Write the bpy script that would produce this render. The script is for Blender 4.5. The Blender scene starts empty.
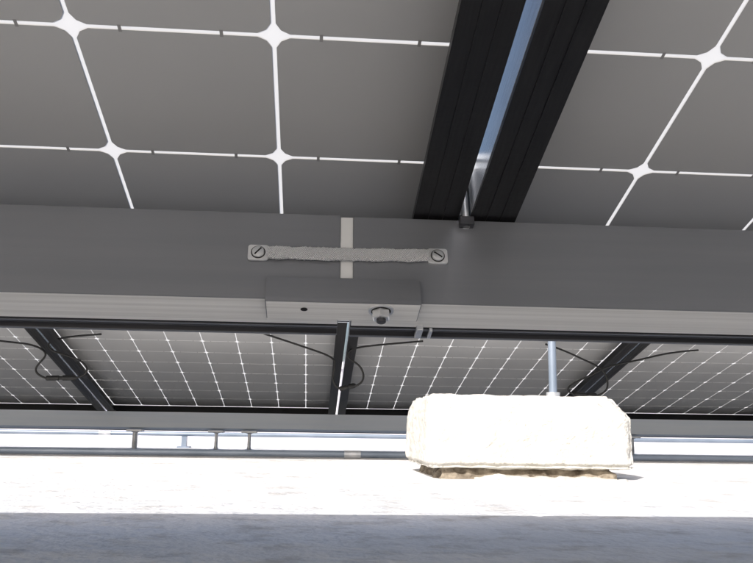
import bpy, bmesh, math, random
from mathutils import Vector, Matrix, Quaternion
import mathutils.noise as mn
random.seed(3)
S = bpy.context.scene
H = 0.105
CAM = Vector((0,0,H))

# ---------------------------------------------------------------- materials
def new_mat(name):
    m = bpy.data.materials.new(name); m.use_nodes = True
    nt = m.node_tree; nt.nodes.clear()
    out = nt.nodes.new('ShaderNodeOutputMaterial')
    return m, nt, out

def pbr(name, c1, c2=None, rough=0.5, metal=0.0, nscale=8.0, stretch=(1,1,1), detail=6, bump=0.0, bscale=60.0, bdist=0.002,
        rough_var=0.0, lo=0.35, hi=0.65, spec=0.5, bstretch=None):
    m, nt, out = new_mat(name)
    b = nt.nodes.new('ShaderNodeBsdfPrincipled')
    nt.links.new(b.outputs[0], out.inputs[0])
    b.inputs['Roughness'].default_value = rough
    b.inputs['Metallic'].default_value = metal
    b.inputs['Specular IOR Level'].default_value = spec
    tc = nt.nodes.new('ShaderNodeTexCoord')
    mp = nt.nodes.new('ShaderNodeMapping'); mp.inputs['Scale'].default_value = stretch
    nt.links.new(tc.outputs['Object'], mp.inputs[0])
    n = nt.nodes.new('ShaderNodeTexNoise'); n.inputs['Scale'].default_value = nscale; n.inputs['Detail'].default_value = detail
    nt.links.new(mp.outputs[0], n.inputs['Vector'])
    r = nt.nodes.new('ShaderNodeValToRGB')
    r.color_ramp.elements[0].position = lo; r.color_ramp.elements[1].position = hi
    r.color_ramp.elements[0].color = (*c1,1); r.color_ramp.elements[1].color = (*(c2 or c1),1)
    nt.links.new(n.outputs['Fac'], r.inputs[0]); nt.links.new(r.outputs[0], b.inputs['Base Color'])
    if rough_var:
        mr = nt.nodes.new('ShaderNodeMapRange'); mr.inputs[3].default_value = rough-rough_var; mr.inputs[4].default_value = rough+rough_var
        nt.links.new(n.outputs['Fac'], mr.inputs[0]); nt.links.new(mr.outputs[0], b.inputs['Roughness'])
    if bump:
        n2 = nt.nodes.new('ShaderNodeTexNoise'); n2.inputs['Scale'].default_value = bscale; n2.inputs['Detail'].default_value = 5
        if bstretch:
            mp2 = nt.nodes.new('ShaderNodeMapping'); mp2.inputs['Scale'].default_value = bstretch
            nt.links.new(tc.outputs['Object'], mp2.inputs[0]); nt.links.new(mp2.outputs[0], n2.inputs['Vector'])
        else:
            nt.links.new(tc.outputs['Object'], n2.inputs['Vector'])
        bp = nt.nodes.new('ShaderNodeBump'); bp.inputs['Strength'].default_value = bump; bp.inputs['Distance'].default_value = bdist
        nt.links.new(n2.outputs['Fac'], bp.inputs['Height']); nt.links.new(bp.outputs[0], b.inputs['Normal'])
    return m

M_cell = pbr('cell_back', (0.42,0.425,0.43), (0.485,0.49,0.495), rough=0.36, nscale=2.2, spec=0.6, rough_var=0.04)
M_cellf = pbr('cell_front', (0.01,0.012,0.02), rough=0.15)
M_tick = pbr('interconnect_tab', (0.30,0.30,0.30), rough=0.4)
M_sheet, nt, out = new_mat('backsheet')
d = nt.nodes.new('ShaderNodeBsdfDiffuse'); d.inputs[0].default_value=(0.85,0.85,0.84,1)
t = nt.nodes.new('ShaderNodeBsdfTranslucent'); t.inputs[0].default_value=(0.98,0.97,0.95,1)
mx = nt.nodes.new('ShaderNodeMixShader'); mx.inputs[0].default_value=0.72
nt.links.new(d.outputs[0],mx.inputs[1]); nt.links.new(t.outputs[0],mx.inputs[2]); nt.links.new(mx.outputs[0],out.inputs[0])

M_frame = pbr('black_anodised', (0.012,0.012,0.014), (0.02,0.02,0.022), rough=0.38, metal=0.4, nscale=30, stretch=(20,1,20), bump=0.1, bscale=200)
M_liner = pbr('slit_reflector', (0.66,0.69,0.73), (0.82,0.84,0.87), rough=0.22, metal=0.8, nscale=30, stretch=(20,1,20))  # added reflector strip, brightens the slit between the black frames
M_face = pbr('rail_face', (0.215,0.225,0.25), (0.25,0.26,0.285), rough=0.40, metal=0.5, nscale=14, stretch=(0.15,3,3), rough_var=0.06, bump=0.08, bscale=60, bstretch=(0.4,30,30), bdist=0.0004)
M_under = pbr('rail_underside_pale', (0.80,0.79,0.76), (0.96,0.95,0.92), rough=0.45, metal=0.0, nscale=40, stretch=(0.06,8,8), rough_var=0.08, bump=0.15, bscale=60, bstretch=(0.3,60,60), bdist=0.0004)  # paler base colour for rail and bracket undersides
M_gapfill = pbr('gap_fill_pale', (0.70,0.71,0.72), (0.8,0.81,0.82), rough=0.5, metal=0.1, nscale=10)  # pale colour stands in for light showing through the rail joint
M_darkal = pbr('rail_groove', (0.05,0.052,0.06), (0.09,0.09,0.1), rough=0.5, metal=0.4, nscale=30, stretch=(0.1,5,5))
M_farrail = pbr('rail_far_skylit', (0.78,0.84,0.92), (0.84,0.89,0.95), rough=0.5, metal=0.0, nscale=10, stretch=(0.2,5,5))  # pale blue sky light on the far rails, put into the base colour
M_zinc = pbr('zinc_steel', (0.55,0.57,0.60), (0.74,0.75,0.77), rough=0.35, metal=0.6, nscale=40, rough_var=0.1)
M_conduit = pbr('conduit', (0.22,0.27,0.34), (0.29,0.34,0.42), rough=0.4, metal=0.3, nscale=6)
M_black = pbr('cable_black', (0.012,0.012,0.012), rough=0.5)
M_slot = pbr('slot_dark', (0.01,0.01,0.01), rough=0.8)
M_foam = pbr('foam_coating', (0.54,0.52,0.47), (0.68,0.665,0.62), rough=0.85, nscale=22, detail=9, bump=1.0, bscale=75, bdist=0.008)
M_foamraw = pbr('foam_raw', (0.08,0.06,0.04), (0.36,0.31,0.24), rough=0.9, nscale=25, bump=1, bscale=60, bdist=0.01)

M_braid, nt, out = new_mat('tinned_braid')
b = nt.nodes.new('ShaderNodeBsdfPrincipled'); nt.links.new(b.outputs[0], out.inputs[0])
b.inputs['Metallic'].default_value=0.35; b.inputs['Roughness'].default_value=0.38
tc = nt.nodes.new('ShaderNodeTexCoord')
w1 = nt.nodes.new('ShaderNodeTexWave'); w1.bands_direction='DIAGONAL'; w1.inputs['Scale'].default_value=380; w1.inputs['Distortion'].default_value=3
mpx = nt.nodes.new('ShaderNodeMapping'); mpx.inputs['Scale'].default_value=(-1,1,1)
w2 = nt.nodes.new('ShaderNodeTexWave'); w2.bands_direction='DIAGONAL'; w2.inputs['Scale'].default_value=380; w2.inputs['Distortion'].default_value=3
nt.links.new(tc.outputs['Object'], w1.inputs['Vector']); nt.links.new(tc.outputs['Object'], mpx.inputs[0]); nt.links.new(mpx.outputs[0], w2.inputs['Vector'])
nz = nt.nodes.new('ShaderNodeTexNoise'); nz.inputs['Scale'].default_value=700; nz.inputs['Detail'].default_value=4; nt.links.new(tc.outputs['Object'], nz.inputs['Vector'])
ad0 = nt.nodes.new('ShaderNodeMath'); ad0.operation='ADD'; nt.links.new(w1.outputs['Fac'],ad0.inputs[0]); nt.links.new(w2.outputs['Fac'],ad0.inputs[1])
ad = nt.nodes.new('ShaderNodeMath'); ad.operation='ADD'; nt.links.new(ad0.outputs[0],ad.inputs[0]); nt.links.new(nz.outputs['Fac'],ad.inputs[1])
r = nt.nodes.new('ShaderNodeValToRGB'); r.color_ramp.elements[0].position=0.15; r.color_ramp.elements[1].position=0.85
r.color_ramp.elements[0].color=(0.38,0.39,0.42,1); r.color_ramp.elements[1].color=(0.92,0.93,0.96,1)
mm = nt.nodes.new('ShaderNodeMath'); mm.operation='MULTIPLY'; mm.inputs[1].default_value=0.36; nt.links.new(ad.outputs[0],mm.inputs[0])
nt.links.new(mm.outputs[0], r.inputs[0]); nt.links.new(r.outputs[0], b.inputs['Base Color'])
bp = nt.nodes.new('ShaderNodeBump'); bp.inputs['Strength'].default_value=0.7; bp.inputs['Distance'].default_value=0.0007
nt.links.new(ad.outputs[0], bp.inputs['Height']); nt.links.new(bp.outputs[0], b.inputs['Normal'])

M_roof, nt, out = new_mat('white_roof_coating')
b = nt.nodes.new('ShaderNodeBsdfPrincipled'); nt.links.new(b.outputs[0], out.inputs[0]); b.inputs['Roughness'].default_value=0.7
tc = nt.nodes.new('ShaderNodeTexCoord')
n1 = nt.nodes.new('ShaderNodeTexNoise'); n1.inputs['Scale'].default_value=3.0; n1.inputs['Detail'].default_value=8
n2 = nt.nodes.new('ShaderNodeTexNoise'); n2.inputs['Scale'].default_value=13; n2.inputs['Detail'].default_value=9; n2.inputs['Roughness'].default_value=0.7
for n in (n1,n2): nt.links.new(tc.outputs['Object'], n.inputs['Vector'])
r1 = nt.nodes.new('ShaderNodeValToRGB'); r1.color_ramp.elements[0].position=0.38; r1.color_ramp.elements[1].position=0.6
r1.color_ramp.elements[0].color=(0.74,0.735,0.73,1); r1.color_ramp.elements[1].color=(0.85,0.845,0.845,1)
r2 = nt.nodes.new('ShaderNodeValToRGB'); r2.color_ramp.elements[0].position=0.34; r2.color_ramp.elements[1].position=0.50
r2.color_ramp.elements[0].color=(0.68,0.66,0.63,1); r2.color_ramp.elements[1].color=(1,1,1,1)
mu = nt.nodes.new('ShaderNodeMix'); mu.data_type='RGBA'; mu.blend_type='MULTIPLY'; mu.inputs[0].default_value=1
nt.links.new(n1.outputs['Fac'], r1.inputs[0]); nt.links.new(n2.outputs['Fac'], r2.inputs[0])
nt.links.new(r1.outputs[0], mu.inputs[6]); nt.links.new(r2.outputs[0], mu.inputs[7]); nt.links.new(mu.outputs[2], b.inputs['Base Color'])
n3 = nt.nodes.new('ShaderNodeTexNoise'); n3.inputs['Scale'].default_value=90; n3.inputs['Detail'].default_value=6
n4 = nt.nodes.new('ShaderNodeTexNoise'); n4.inputs['Scale'].default_value=12; n4.inputs['Detail'].default_value=4
for n in (n3,n4): nt.links.new(tc.outputs['Object'], n.inputs['Vector'])
b1 = nt.nodes.new('ShaderNodeBump'); b1.inputs['Strength'].default_value=0.8; b1.inputs['Distance'].default_value=0.006
b2 = nt.nodes.new('ShaderNodeBump'); b2.inputs['Strength'].default_value=0.7; b2.inputs['Distance'].default_value=0.022
nt.links.new(n3.outputs['Fac'], b1.inputs['Height']); nt.links.new(n4.outputs['Fac'], b2.inputs['Height'])
nt.links.new(b1.outputs[0], b2.inputs['Normal']); nt.links.new(b2.outputs[0], b.inputs['Normal'])

M_wall = pbr('parapet_paint', (0.52,0.51,0.57), (0.62,0.61,0.67), rough=0.8, nscale=3, bump=0.4, bscale=40, bdist=0.006)

# ---------------------------------------------------------------- helpers
def empty(name, loc=(0,0,0), rot=None):
    e = bpy.data.objects.new(name, None); S.collection.objects.link(e)
    e.location = loc; e.empty_display_size = 0.1
    if rot is not None: e.rotation_euler = rot
    return e

def link(name, me, parent=None, loc=None, rot=None):
    o = bpy.data.objects.new(name, me); S.collection.objects.link(o)
    if parent: o.parent = parent
    if loc is not None: o.location = loc
    if rot is not None: o.rotation_euler = rot
    return o

def mesh_boxes(name, boxes, mats, bevel=0.0):
    bm = bmesh.new()
    for (x0,x1,y0,y1,z0,z1,mi) in boxes:
        vs=[bm.verts.new(p) for p in [(x0,y0,z0),(x1,y0,z0),(x1,y1,z0),(x0,y1,z0),(x0,y0,z1),(x1,y0,z1),(x1,y1,z1),(x0,y1,z1)]]
        for f in [(0,3,2,1),(4,5,6,7),(0,1,5,4),(1,2,6,5),(2,3,7,6),(3,0,4,7)]:
            fc=bm.faces.new([vs[i] for i in f]); fc.material_index=mi
    if bevel>0:
        bmesh.ops.bevel(bm, geom=bm.edges[:], offset=bevel, segments=2, affect='EDGES', profile=0.5)
    me=bpy.data.meshes.new(name); bm.to_mesh(me); bm.free()
    for m in mats: me.materials.append(m)
    return me

def extrude_x(name, prof, x0, x1, mats, matfn=None, bevel=0):
    bm=bmesh.new()
    A=[bm.verts.new((x0,y,z)) for y,z in prof]; B=[bm.verts.new((x1,y,z)) for y,z in prof]
    n=len(prof)
    for i in range(n):
        j=(i+1)%n
        f=bm.faces.new((A[i],B[i],B[j],A[j])); f.material_index = matfn(i) if matfn else 0
    bm.faces.new(A); bm.faces.new(B[::-1])
    bmesh.ops.recalc_face_normals(bm, faces=bm.faces[:])
    if bevel: bmesh.ops.bevel(bm, geom=bm.edges[:], offset=bevel, segments=2, affect='EDGES')
    me=bpy.data.meshes.new(name); bm.to_mesh(me); bm.free()
    for m in mats: me.materials.append(m)
    return me

def lathe(name, prof, seg, mats):
    bm=bmesh.new(); rings=[]
    for r_,z in prof:
        rings.append([bm.verts.new((max(r_,1e-5)*math.cos(2*math.pi*k/seg), max(r_,1e-5)*math.sin(2*math.pi*k/seg), z)) for k in range(seg)])
    for a,b_ in zip(rings[:-1],rings[1:]):
        for k in range(seg):
            bm.faces.new((a[k],a[(k+1)%seg],b_[(k+1)%seg],b_[k]))
    bm.faces.new(rings[0][::-1]); bm.faces.new(rings[-1])
    bmesh.ops.recalc_face_normals(bm, faces=bm.faces[:])
    for f in bm.faces: f.smooth = seg>8
    me=bpy.data.meshes.new(name); bm.to_mesh(me); bm.free()
    for m in mats: me.materials.append(m)
    try: me.set_sharp_from_angle(angle=math.radians(35))
    except Exception: pass
    return me

def tube(name, pts, rad, mat, parent=None):
    cu=bpy.data.curves.new(name,'CURVE'); cu.dimensions='3D'; cu.bevel_depth=rad; cu.bevel_resolution=4; cu.use_fill_caps=True
    sp=cu.splines.new('NURBS'); sp.points.add(len(pts)-1)
    for p,q in zip(sp.points,pts): p.co=(*q,1)
    sp.use_endpoint_u=True; sp.order_u=4; sp.resolution_u=10
    cu.materials.append(mat)
    o=bpy.data.objects.new(name,cu); S.collection.objects.link(o)
    if parent: o.parent=parent
    return o

# ---------------------------------------------------------------- solar panel meshes
P=0.1275; NX=8; NY=12; MARG=0.0129; PW=NX*P+2*MARG; PL=NY*P+2*MARG
FD=0.046
def laminate_mesh():
    bm=bmesh.new()
    hx=PW/2-0.0025; hy=PL/2-0.0025
    zc=FD
    f=bm.faces.new([bm.verts.new(p) for p in [(-hx,-hy,zc+0.0008),(hx,-hy,zc+0.0008),(hx,hy,zc+0.0008),(-hx,hy,zc+0.0008)]]); f.material_index=0
    h=0.1243/2; c=0.0088
    for i in range(NX):
        for j in range(NY):
            cx=(i-(NX-1)/2)*P; cy=(j-(NY-1)/2)*P
            o=[]
            for sx,sy,fl in [(1,1,0),(-1,1,1),(-1,-1,0),(1,-1,1)]:
                a=[(sx*h,sy*(h-c)),(sx*(h-0.36*c),sy*(h-0.36*c)),(sx*(h-c),sy*h)]
                if fl: a=a[::-1]
                o+=a
            for z,mi,rev in [(zc,1,True),(zc+0.0012,2,False)]:
                q=o[::-1] if rev else o
                f=bm.faces.new([bm.verts.new((cx+x,cy+y,z)) for x,y in q]); f.material_index=mi
            if j<NY-1:
                for k in (-0.26,0.24):
                    tx=cx+k*P; ty=cy+P/2
                    f=bm.faces.new([bm.verts.new((tx+x,ty+y,zc-0.0004)) for x,y in [(-0.0011,-0.003),(-0.0011,0.003),(0.0011,0.003),(0.0011,-0.003)]]); f.material_index=3
    me=bpy.data.meshes.new('laminate'); bm.to_mesh(me); bm.free()
    for m in (M_sheet,M_cell,M_cellf,M_tick): me.materials.append(m)
    return me
def frame_mesh():
    hx=PW/2; hy=PL/2; T=0.002; FL=0.035; top=FD+0.003
    B=[]
    for s in (-1,1):
        def bx(a,b_,y0,y1,z0,z1,mi=0):
            x0,x1=sorted((s*a,s*b_)); B.append((x0,x1,y0,y1,z0,z1,mi))
        bx(hx-T,hx,-hy,hy,0,top)
        bx(hx,hx+0.0005,-hy+0.001,hy-0.001,0.003,top-0.001,1)  # bright liner added on the outer wall to light the panel gap
        bx(hx-FL,hx-T,-hy,hy,0,T)
        bx(hx-FL,hx-FL+0.0015,-hy,hy,T,T+0.004)
        bx(hx-0.012,hx-T,-hy+T,hy-T,FD-0.004,FD-0.002)
        bx(hx-0.012,hx-0.0105,-hy+T,hy-T,T,FD-0.004)
        bx(hx-0.0235,hx-0.0225,-hy,hy,-0.0008,0)
        bx(hx-0.0125,hx-0.0115,-hy,hy,-0.0008,0)
        def by(a,b_,x0,x1,z0,z1):
            y0,y1=sorted((s*a,s*b_)); B.append((x0,x1,y0,y1,z0,z1,0))
        by(hy-T,hy,-hx+T,hx-T,0,top)
        by(hy-0.025,hy-T,-hx+FL,hx-FL,0.0003,T)
        by(hy-0.012,hy-T,-hx+0.012,hx-0.012,FD-0.004,FD-0.002)
    return mesh_boxes('frame',B,[M_frame,M_liner])
LAM=laminate_mesh(); FRM=frame_mesh()

def basis(t):
    return Matrix(((1,0,0),(0,math.cos(t),math.sin(t)),(0,-math.sin(t),math.cos(t))))
def wpos(t,x,u,D,off=Vector((0,0,0))):
    return CAM + off + basis(t)@Vector((x,u,D))

SEAM=0.114; PITCH=1.056
def panel_row(t, u_end, Dfl, i0, i1, off=Vector((0,0,0))):
    for i in range(i0,i1):
        x=SEAM+PITCH*(i+0.5)
        e=empty('solar_panel', wpos(t,x,u_end-PL/2,Dfl,off), (-t,0,0))
        link('laminate',LAM,e); link('frame',FRM,e)

T1=math.radians(18.0); D1=0.3384; U1=0.7757-P
T2=math.radians(14.0); D2=1.0; U2=3.738
FO=Vector((0,0,-0.015))
panel_row(T1,U1,D1,-4,4)
panel_row(T2,U2,D2,-5,5,FO)

# ---------------------------------------------------------------- rails
RH=0.0734
prof=[(0,0),(0,-RH),(0.0405,-RH),(0.0405,-RH+0.005),(0.045,-RH+0.005),(0.045,-RH+0.0005),(0.0475,-RH+0.0005),(0.0475,-RH+0.005),(0.058,-RH+0.005),(0.058,-RH),(0.061,-RH),(0.061,-0.02),(0.052,-0.015),(0.052,0)]
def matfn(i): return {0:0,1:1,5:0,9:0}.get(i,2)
def rail(name,t,x0,x1,u,D,mats,off=Vector((0,0,0))):
    me=extrude_x(name,prof,x0,x1,mats,matfn,bevel=0.0005)
    o=link(name,me); o.location=wpos(t,0,u,D,off); o.rotation_euler=(-t,0,0)
    return o
UB=0.5156
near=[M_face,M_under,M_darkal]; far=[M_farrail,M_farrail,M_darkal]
DB=D1-0.0012
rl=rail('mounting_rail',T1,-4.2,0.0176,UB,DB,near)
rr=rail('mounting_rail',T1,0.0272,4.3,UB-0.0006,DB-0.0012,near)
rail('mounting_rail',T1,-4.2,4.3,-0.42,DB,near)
rail('mounting_rail',T2,-5.3,5.4,2.244,D2-0.0012,far,FO)
rail('mounting_rail',T2,-5.3,5.4,3.665,D2-0.0012,far,FO)

# ---------------------------------------------------------------- splice bracket + bolt
sp=empty('splice_bracket', wpos(T1,0,UB,DB), (-T1,0,0))
bx0,bx1=-0.0355,0.0760
lp=[(-0.0009,-0.0565),(-0.0065,-0.0585),(-0.0085,-0.0765),(-0.0085,-0.0795),(0.021,-0.0795),(0.021,-0.0758),(-0.0009,-0.0758)]
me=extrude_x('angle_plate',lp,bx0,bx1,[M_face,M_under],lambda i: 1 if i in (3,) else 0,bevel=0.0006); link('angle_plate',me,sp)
me=lathe('hole',[(0.0025,0),(0.0025,0.0004)],24,[M_slot]); link('bolt_hole',me,sp,(-0.008,0.003,-0.0800))
me=mesh_boxes('gap_fill_plate',[(0.0178,0.0270,0.0014,0.004,-0.054,-0.001,0)],[M_gapfill]); link('gap_fill_plate',me,sp)  # plate added behind the rail joint to make the gap look white
def hexbolt(parent,loc,rot=(0,0,0),s=1.0):
    me=lathe('washer',[(0.0085*s,0),(0.0085*s,-0.0012*s)],32,[M_zinc]); link('washer',me,parent,loc,rot)
    me=lathe('gap_ring',[(0.0066*s,-0.0012*s),(0.0066*s,-0.0016*s)],32,[M_slot]); link('gap_ring',me,parent,loc,rot)
    me=lathe('hex_head',[(0.0062*s,-0.0016*s),(0.0064*s,-0.0020*s),(0.0064*s,-0.0062*s),(0.0054*s,-0.0071*s)],6,[M_zinc]); link('hex_head',me,parent,loc,(0,0,0.35))
    me=lathe('stud',[(0.0032*s,-0.006*s),(0.0032*s,-0.0090*s),(0.0026*s,-0.0096*s)],20,[M_darkal]); link('stud',me,parent,loc,rot)
hexbolt(sp,(0.0475,0.001,-0.0796),s=1.08)
me=mesh_boxes('clip',[(0.078,0.083,0.036,0.052,-0.0785,-0.0745,0),(0.088,0.0905,0.038,0.052,-0.0785,-0.0755,0)],[M_zinc],bevel=0.0004); link('clip',me,sp)

# ---------------------------------------------------------------- bonding jumper
bj=empty('bonding_jumper', wpos(T1,0,UB-0.0006,DB), (-T1,0,0))
zc=-0.0365; xa,xb=-0.0430,0.0905
def tab(x,nm,sgn,dz):
    bm=bmesh.new(); pts=[]
    hx=0.0075; hz=0.0064; r_=0.002
    for cx,cz,a0 in [(hx-r_,hz-r_,0),(-hx+r_,hz-r_,90),(-hx+r_,-hz+r_,180),(hx-r_,-hz+r_,270)]:
        for k in range(5):
            a=math.radians(a0+k*22.5); pts.append((cx+r_*math.cos(a),cz+r_*math.sin(a)))
    vs=[bm.verts.new((x+px,-0.0022,dz+pz)) for px,pz in pts]
    f=bm.faces.new(vs); ex=bmesh.ops.extrude_face_region(bm,geom=[f])
    for v in [g for g in ex['geom'] if isinstance(g,bmesh.types.BMVert)]: v.co.y=-0.0003
    bmesh.ops.recalc_face_normals(bm,faces=bm.faces[:])
    bmesh.ops.bevel(bm,geom=[e for e in bm.edges if all(abs(v.co.y+0.0022)<1e-6 for v in e.verts)],offset=0.0003,segments=2,affect='EDGES')
    me=bpy.data.meshes.new(nm); bm.to_mesh(me); bm.free(); me.materials.append(M_zinc); link(nm,me,bj)
    me=lathe('screw_head',[(0.0046,0),(0.0046,0.0010),(0.0040,0.0018),(0.0025,0.0022)],32,[M_zinc])
    link('screw_head',me,bj,(x,-0.0022,dz),(math.radians(90),0,0))
    me=lathe('screw_rim',[(0.0053,0),(0.0053,0.0003)],32,[M_slot]); link('screw_rim',me,bj,(x,-0.0022,dz),(math.radians(90),0,0))
    me=mesh_boxes('slot',[(-0.0036,0.0036,-0.00055,0.00055,0.0012,0.00235,0)],[M_slot])
    link('screw_slot',me,bj,(x,-0.0022,dz),(math.radians(90),math.radians(35 if sgn>0 else -50),0))
tab(xa,'lug_a',-1,zc); tab(xb,'lug_b',1,zc+0.0015)
bm=bmesh.new(); n=260; m_=10; grid=[]
x0,x1=xa+0.0065,xb-0.0065
for side in (0,1):
    g=[]
    for i in range(n+1):
        f=i/n; row=[]
        x=x0+(x1-x0)*f
        wid=0.0052+0.0008*mn.noise(Vector((x*90,0,5)))+0.0006*mn.noise(Vector((x*520,3,5)))
        wid2=0.0052+0.0008*mn.noise(Vector((x*80,7,1)))+0.0008*mn.noise(Vector((x*600,9,5)))
        if f<0.03 or f>0.97: wid=wid2=0.0048
        for k in range(m_+1):
            q=k/m_
            z=zc+0.0015*f+(-wid2+(wid+wid2)*q)
            sag=-0.0005*math.sin(math.pi*f)
            y=(-0.0030-0.0005*math.sin(math.pi*q)-0.0005*mn.noise(Vector((x*150,q*3,0)))) if side==0 else -0.0012
            row.append(bm.verts.new((x,y,z+sag)))
        g.append(row)
    for i in range(n):
        for k in range(m_):
            vs=(g[i][k],g[i+1][k],g[i+1][k+1],g[i][k+1])
            bm.faces.new(vs if side==0 else vs[::-1])
    grid.append(g)
for i in range(n):
    for k,fl in ((0,0),(m_,1)):
        vs=(grid[0][i][k],grid[1][i][k],grid[1][i+1][k],grid[0][i+1][k]); bm.faces.new(vs if not fl else vs[::-1])
bmesh.ops.recalc_face_normals(bm,faces=bm.faces[:])
for f in bm.faces: f.smooth=True
me=bpy.data.meshes.new('braid'); bm.to_mesh(me); bm.free(); me.materials.append(M_braid); link('braid',me,bj)

# ---------------------------------------------------------------- module clamps
def clamp(t,x,u,D,off=Vector((0,0,0))):
    e=empty('module_clamp', wpos(t,x,u,D,off), (-t,0,0))
    me=mesh_boxes('clamp_body',[(-0.0035,0.0035,-0.018,0.020,0.004,0.048,0),(-0.013,0.013,-0.018,0.020,0.0495,0.052,0)],[M_zinc],bevel=0.0005); link('clamp_body',me,e)
    me=lathe('clamp_bolt',[(0.0028,-0.010),(0.0028,0.052),(0.006,0.052),(0.006,0.057)],16,[M_zinc]); link('clamp_bolt',me,e,(0,-0.0225,0))
    me=mesh_boxes('clamp_nut',[(-0.0055,0.0055,-0.028,-0.021,-0.010,-0.003,0)],[M_darkal],bevel=0.0006); link('clamp_nut',me,e)
for i in range(-3,4):
    clamp(T1,SEAM+PITCH*i,UB+0.020,D1); clamp(T1,SEAM+PITCH*i,-0.40,D1)

# ---------------------------------------------------------------- roof sheet, parapet
bm=bmesh.new()
vs=[bm.verts.new(p) for p in [(-300,-300,0),(300,-300,0),(300,300,0),(-300,300,0)]]; bm.faces.new(vs)
me=bpy.data.meshes.new('roof_surface'); bm.to_mesh(me); bm.free(); me.materials.append(M_roof); link('roof_surface',me)
pw=empty('parapet_wall')
pp=[(7.0,-0.02),(6.86,0.0),(6.93,0.06),(6.96,0.14),(6.97,0.62),(6.94,0.62),(6.94,0.68),(7.26,0.69),(7.26,0.62),(7.22,0.62),(7.22,-0.02)]
me=extrude_x('wall',pp,-40,40,[M_wall]); link('wall',me,pw)

# ---------------------------------------------------------------- foam coated curb blocks with posts
ctex=bpy.data.textures.new('foam_clouds','CLOUDS'); ctex.noise_scale=0.045; ctex.noise_depth=3
ctex2=bpy.data.textures.new('foam_lumps','CLOUDS'); ctex2.noise_scale=0.03; ctex2.noise_depth=4
def curb(x0,x1,y0,y1,zt,post=None,post_top=0.47,zb=0.028):
    e=empty('roof_curb_block')
    bm=bmesh.new()
    def ring(ix0,ix1,iy0,iy1,z): return [bm.verts.new(p) for p in [(ix0,iy0,z),(ix1,iy0,z),(ix1,iy1,z),(ix0,iy1,z)]]
    rs=[ring(x0+0.010,x1-0.006,y0+0.010,y1-0.01,zb-0.004), ring(x0,x1,y0,y1,zb), ring(x0+0.003,x1-0.003,y0+0.004,y1,zt-0.042), ring(x0+0.018,x1-0.030,y0+0.055,y1-0.03,zt)]
    for a,b_ in zip(rs[:-1],rs[1:]):
        for k in range(4): bm.faces.new((a[k],a[(k+1)%4],b_[(k+1)%4],b_[k]))
    bm.faces.new(rs[0][::-1]); bm.faces.new(rs[-1])
    bmesh.ops.bevel(bm,geom=[ed for ed in bm.edges],offset=0.0075,segments=4,affect='EDGES')
    bmesh.ops.triangulate(bm,faces=[f for f in bm.faces if len(f.verts)>4])
    bmesh.ops.subdivide_edges(bm,edges=[ed for ed in bm.edges if ed.calc_length()>0.03],cuts=30,use_grid_fill=True)
    for f in bm.faces: f.smooth=True
    me=bpy.data.meshes.new('cap'); bm.to_mesh(me); bm.free(); me.materials.append(M_foam)
    o=link('foam_cap',me,e)
    md=o.modifiers.new('d','DISPLACE'); md.texture=ctex; md.strength=0.012; md.texture_coords='GLOBAL'
    def lump(nm,ax0,ax1,ay0,ay1,z0,z1,mat,st,tex):
        bm=bmesh.new()
        bmesh.ops.create_cube(bm,size=1)
        for v in bm.verts:
            k=0.9 if v.co.z>0 else 1.0
            v.co=Vector(((ax0+ax1)/2+v.co.x*(ax1-ax0)*k,(ay0+ay1)/2+v.co.y*(ay1-ay0)*k,z0 if v.co.z<0 else z1))
        bmesh.ops.subdivide_edges(bm,edges=bm.edges[:],cuts=40,use_grid_fill=True)
        for f in bm.faces: f.smooth=True
        me=bpy.data.meshes.new(nm); bm.to_mesh(me); bm.free(); me.materials.append(mat)
        o=link(nm,me,e); md=o.modifiers.new('d','DISPLACE'); md.texture=tex; md.strength=st; md.texture_coords='GLOBAL'; md.mid_level=0.5
    lump('foam_base',x0+0.025,x1-0.03,y0+0.012,y1-0.05,-0.01,zb+0.005,M_foamraw,0.026,ctex2)
    lump('foam_skirt',x0+0.09,x1-0.02,y0-0.06,y1,-0.03,0.005,M_foam,0.020,ctex)
    if post:
        px,py=post
        me=lathe('post',[(0.0105,zt-0.02),(0.0105,post_top)],24,[M_conduit]); link('post',me,e,(px,py,0))
        me=lathe('flange',[(0.03,zt-0.004),(0.03,zt+0.004),(0.018,zt+0.006),(0.018,zt+0.02)],24,[M_zinc]); link('post_flange',me,e,(px,py,0))
        me=mesh_boxes('saddle_arm',[(-0.02,0.02,-0.03,0.40,post_top-0.004,post_top+0.004,0),(-0.02,-0.016,-0.03,0.40,post_top+0.004,post_top+0.025,0),(0.016,0.02,-0.03,0.40,post_top+0.004,post_top+0.025,0)],[M_zinc]); link('saddle_arm',me,e,(px,py,0))
for dx in (0,-2.1,2.1):
    curb(0.254+dx,0.724+dx,1.785,2.20,0.188,post=(0.630+dx,2.08),post_top=0.405)
for xx in (-1.45,1.75):
    e=empty('rail_post',(xx,0.60,0))
    me=lathe('pipe',[(0.06,0),(0.06,0.006),(0.0115,0.008),(0.0115,0.195)],24,[M_zinc]); link('pipe',me,e)
    e=empty('rail_post',(xx,-0.26,0))
    me=lathe('pipe',[(0.06,0),(0.06,0.006),(0.0115,0.008),(0.0115,0.47)],24,[M_zinc]); link('pipe',me,e)

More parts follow.
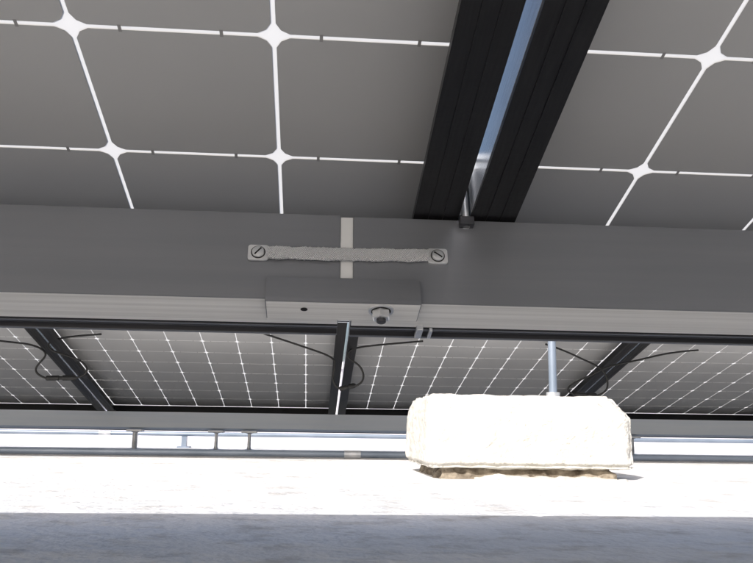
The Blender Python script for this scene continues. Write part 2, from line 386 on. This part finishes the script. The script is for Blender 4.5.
for x,k in ((-0.80,0),(-0.435,1),(-0.285,1),(1.52,0),(2.35,1),(-2.6,0),(-1.75,1)):
    e=empty('rail_foot',(x,3.78,0))
    s=0.008 if k else 0.012
    me=lathe('stem',[(0.04,0.0),(0.04,0.006),(0.011,0.01),(s,0.02),(s,0.078),(0.02,0.082),(0.02,0.088)],20,[M_zinc]); link('stem',me,e)
    me=mesh_boxes('pad',[(-0.035,0.035,-0.03,0.03,0.082,0.092,0)],[M_zinc],bevel=0.001); link('pad',me,e)

def conduit(y,z,r_,x0,x1,mat,step=1.6):
    e=empty('electrical_conduit')
    me=lathe('pipe',[(r_,x0),(r_,x1)],20,[mat]); link('pipe',me,e,(0,y,z),(0,math.radians(90),0))
    x=x0+0.35
    while x<x1:
        me=lathe('coupling',[(r_*1.22,-0.03),(r_*1.22,0.03)],20,[M_zinc]); link('coupling',me,e,(x,y,z),(0,math.radians(90),0))
        if z>r_*1.6:
            me=mesh_boxes('strut_block',[(-0.012,0.012,-0.02,0.02,0,z-r_,0),(-0.03,0.03,-0.04,0.04,0.0005,0.008,0)],[M_conduit]); link('strut_block',me,e,(x+0.4,y,0))
        x+=step
conduit(2.98,0.015,0.0115,-5,6,M_conduit)
conduit(4.25,0.070,0.011,-6,7,M_conduit,2.3)

# ---------------------------------------------------------------- module cables under far row
def conn(parent,a,b_):
    a=Vector(a); b_=Vector(b_); d_=(b_-a); L=d_.length
    me=lathe('mc_connector',[(0.006,0),(0.009,0.004),(0.009,L*0.42),(0.0065,L*0.44),(0.0065,L*0.54),(0.0095,L*0.56),(0.0095,L-0.008),(0.006,L)],14,[M_black])
    o=link('mc_connector',me,parent,a); o.rotation_euler=d_.to_track_quat('Z','Y').to_euler()
R=0.0036
def cset(name_pts, connp):
    e=empty('module_cable')
    for pts in name_pts: tube('cable',pts,R,M_black,e)
    if connp: conn(e,*connp)
y=2.92
def q(x,z,dy=0): return (x,y+dy,z+H-0.012)
cset([[q(-1.42,.362),q(-1.25,.325),q(-1.10,.298),q(-1.00,.298),q(-.93,.262),q(-.975,.225),q(-.985,.19),q(-.94,.175)],
      [q(-.835,.178),q(-.79,.19),q(-.805,.235),q(-.87,.255),q(-.945,.275),q(-.945,.31),q(-.87,.325),q(-.76,.335)]],
     (q(-.94,.175),q(-.835,.178)))
cset([[q(-.20,.355),q(-.10,.325),q(.02,.288),q(.09,.262),q(.065,.205),q(.075,.165),q(.10,.155)],
      [q(.155,.168),q(.19,.18),q(.18,.245),q(.12,.262),q(.12,.30),q(.20,.315),q(.30,.325),q(.40,.336)]],
     (q(.095,.155),q(.155,.170)))
cset([[q(.86,.335),q(.93,.315),q(1.0,.28),q(1.07,.255),q(1.10,.205),q(1.09,.158),q(1.05,.148)],
      [q(.965,.150),q(.93,.162),q(.95,.19),q(1.04,.225),q(1.10,.262),q(1.22,.28),q(1.33,.315),q(1.45,.325)]],
     (q(1.05,.148),q(.965,.150)))

# ---------------------------------------------------------------- world, sun, camera
sdir=Vector((-0.65,-1.10,1.0)).normalized()
el=math.asin(sdir.z)
w=bpy.data.worlds.new("World"); S.world=w; w.use_nodes=True
nt=w.node_tree; nt.nodes.clear()
sky=nt.nodes.new('ShaderNodeTexSky'); sky.sky_type='NISHITA'; sky.sun_disc=False
sky.sun_elevation=el; sky.sun_rotation=math.atan2(sdir.x,sdir.y)
sky.air_density=1.0; sky.dust_density=5.0; sky.ozone_density=0.5
bg=nt.nodes.new('ShaderNodeBackground'); bg.inputs[1].default_value=0.15
wo=nt.nodes.new('ShaderNodeOutputWorld')
nt.links.new(sky.outputs[0],bg.inputs[0]); nt.links.new(bg.outputs[0],wo.inputs[0])
sl=bpy.data.lights.new('sun','SUN'); sl.energy=5.0; sl.angle=math.radians(0.5); sl.color=(1.0,0.98,0.965)
so=bpy.data.objects.new('sun',sl); S.collection.objects.link(so); so.rotation_euler=sdir.to_track_quat('Z','Y').to_euler(); so.location=(-3,-4,5)

cd=bpy.data.cameras.new('camera'); cam=bpy.data.objects.new('camera',cd); S.collection.objects.link(cam)
cd.sensor_width=36; cd.lens=38.25; cd.clip_start=0.01; cd.clip_end=1000
p=math.radians(10.5); ps=math.radians(4.4)
f=Vector((math.sin(ps)*math.cos(p),math.cos(ps)*math.cos(p),math.sin(p)))
cam.location=CAM; cam.rotation_mode='QUATERNION'
cam.rotation_quaternion=f.to_track_quat('-Z','Y')@Quaternion((0,0,1),math.radians(0.8))
S.camera=cam
S.view_settings.view_transform='Standard'; S.view_settings.look='None'; S.view_settings.exposure=0
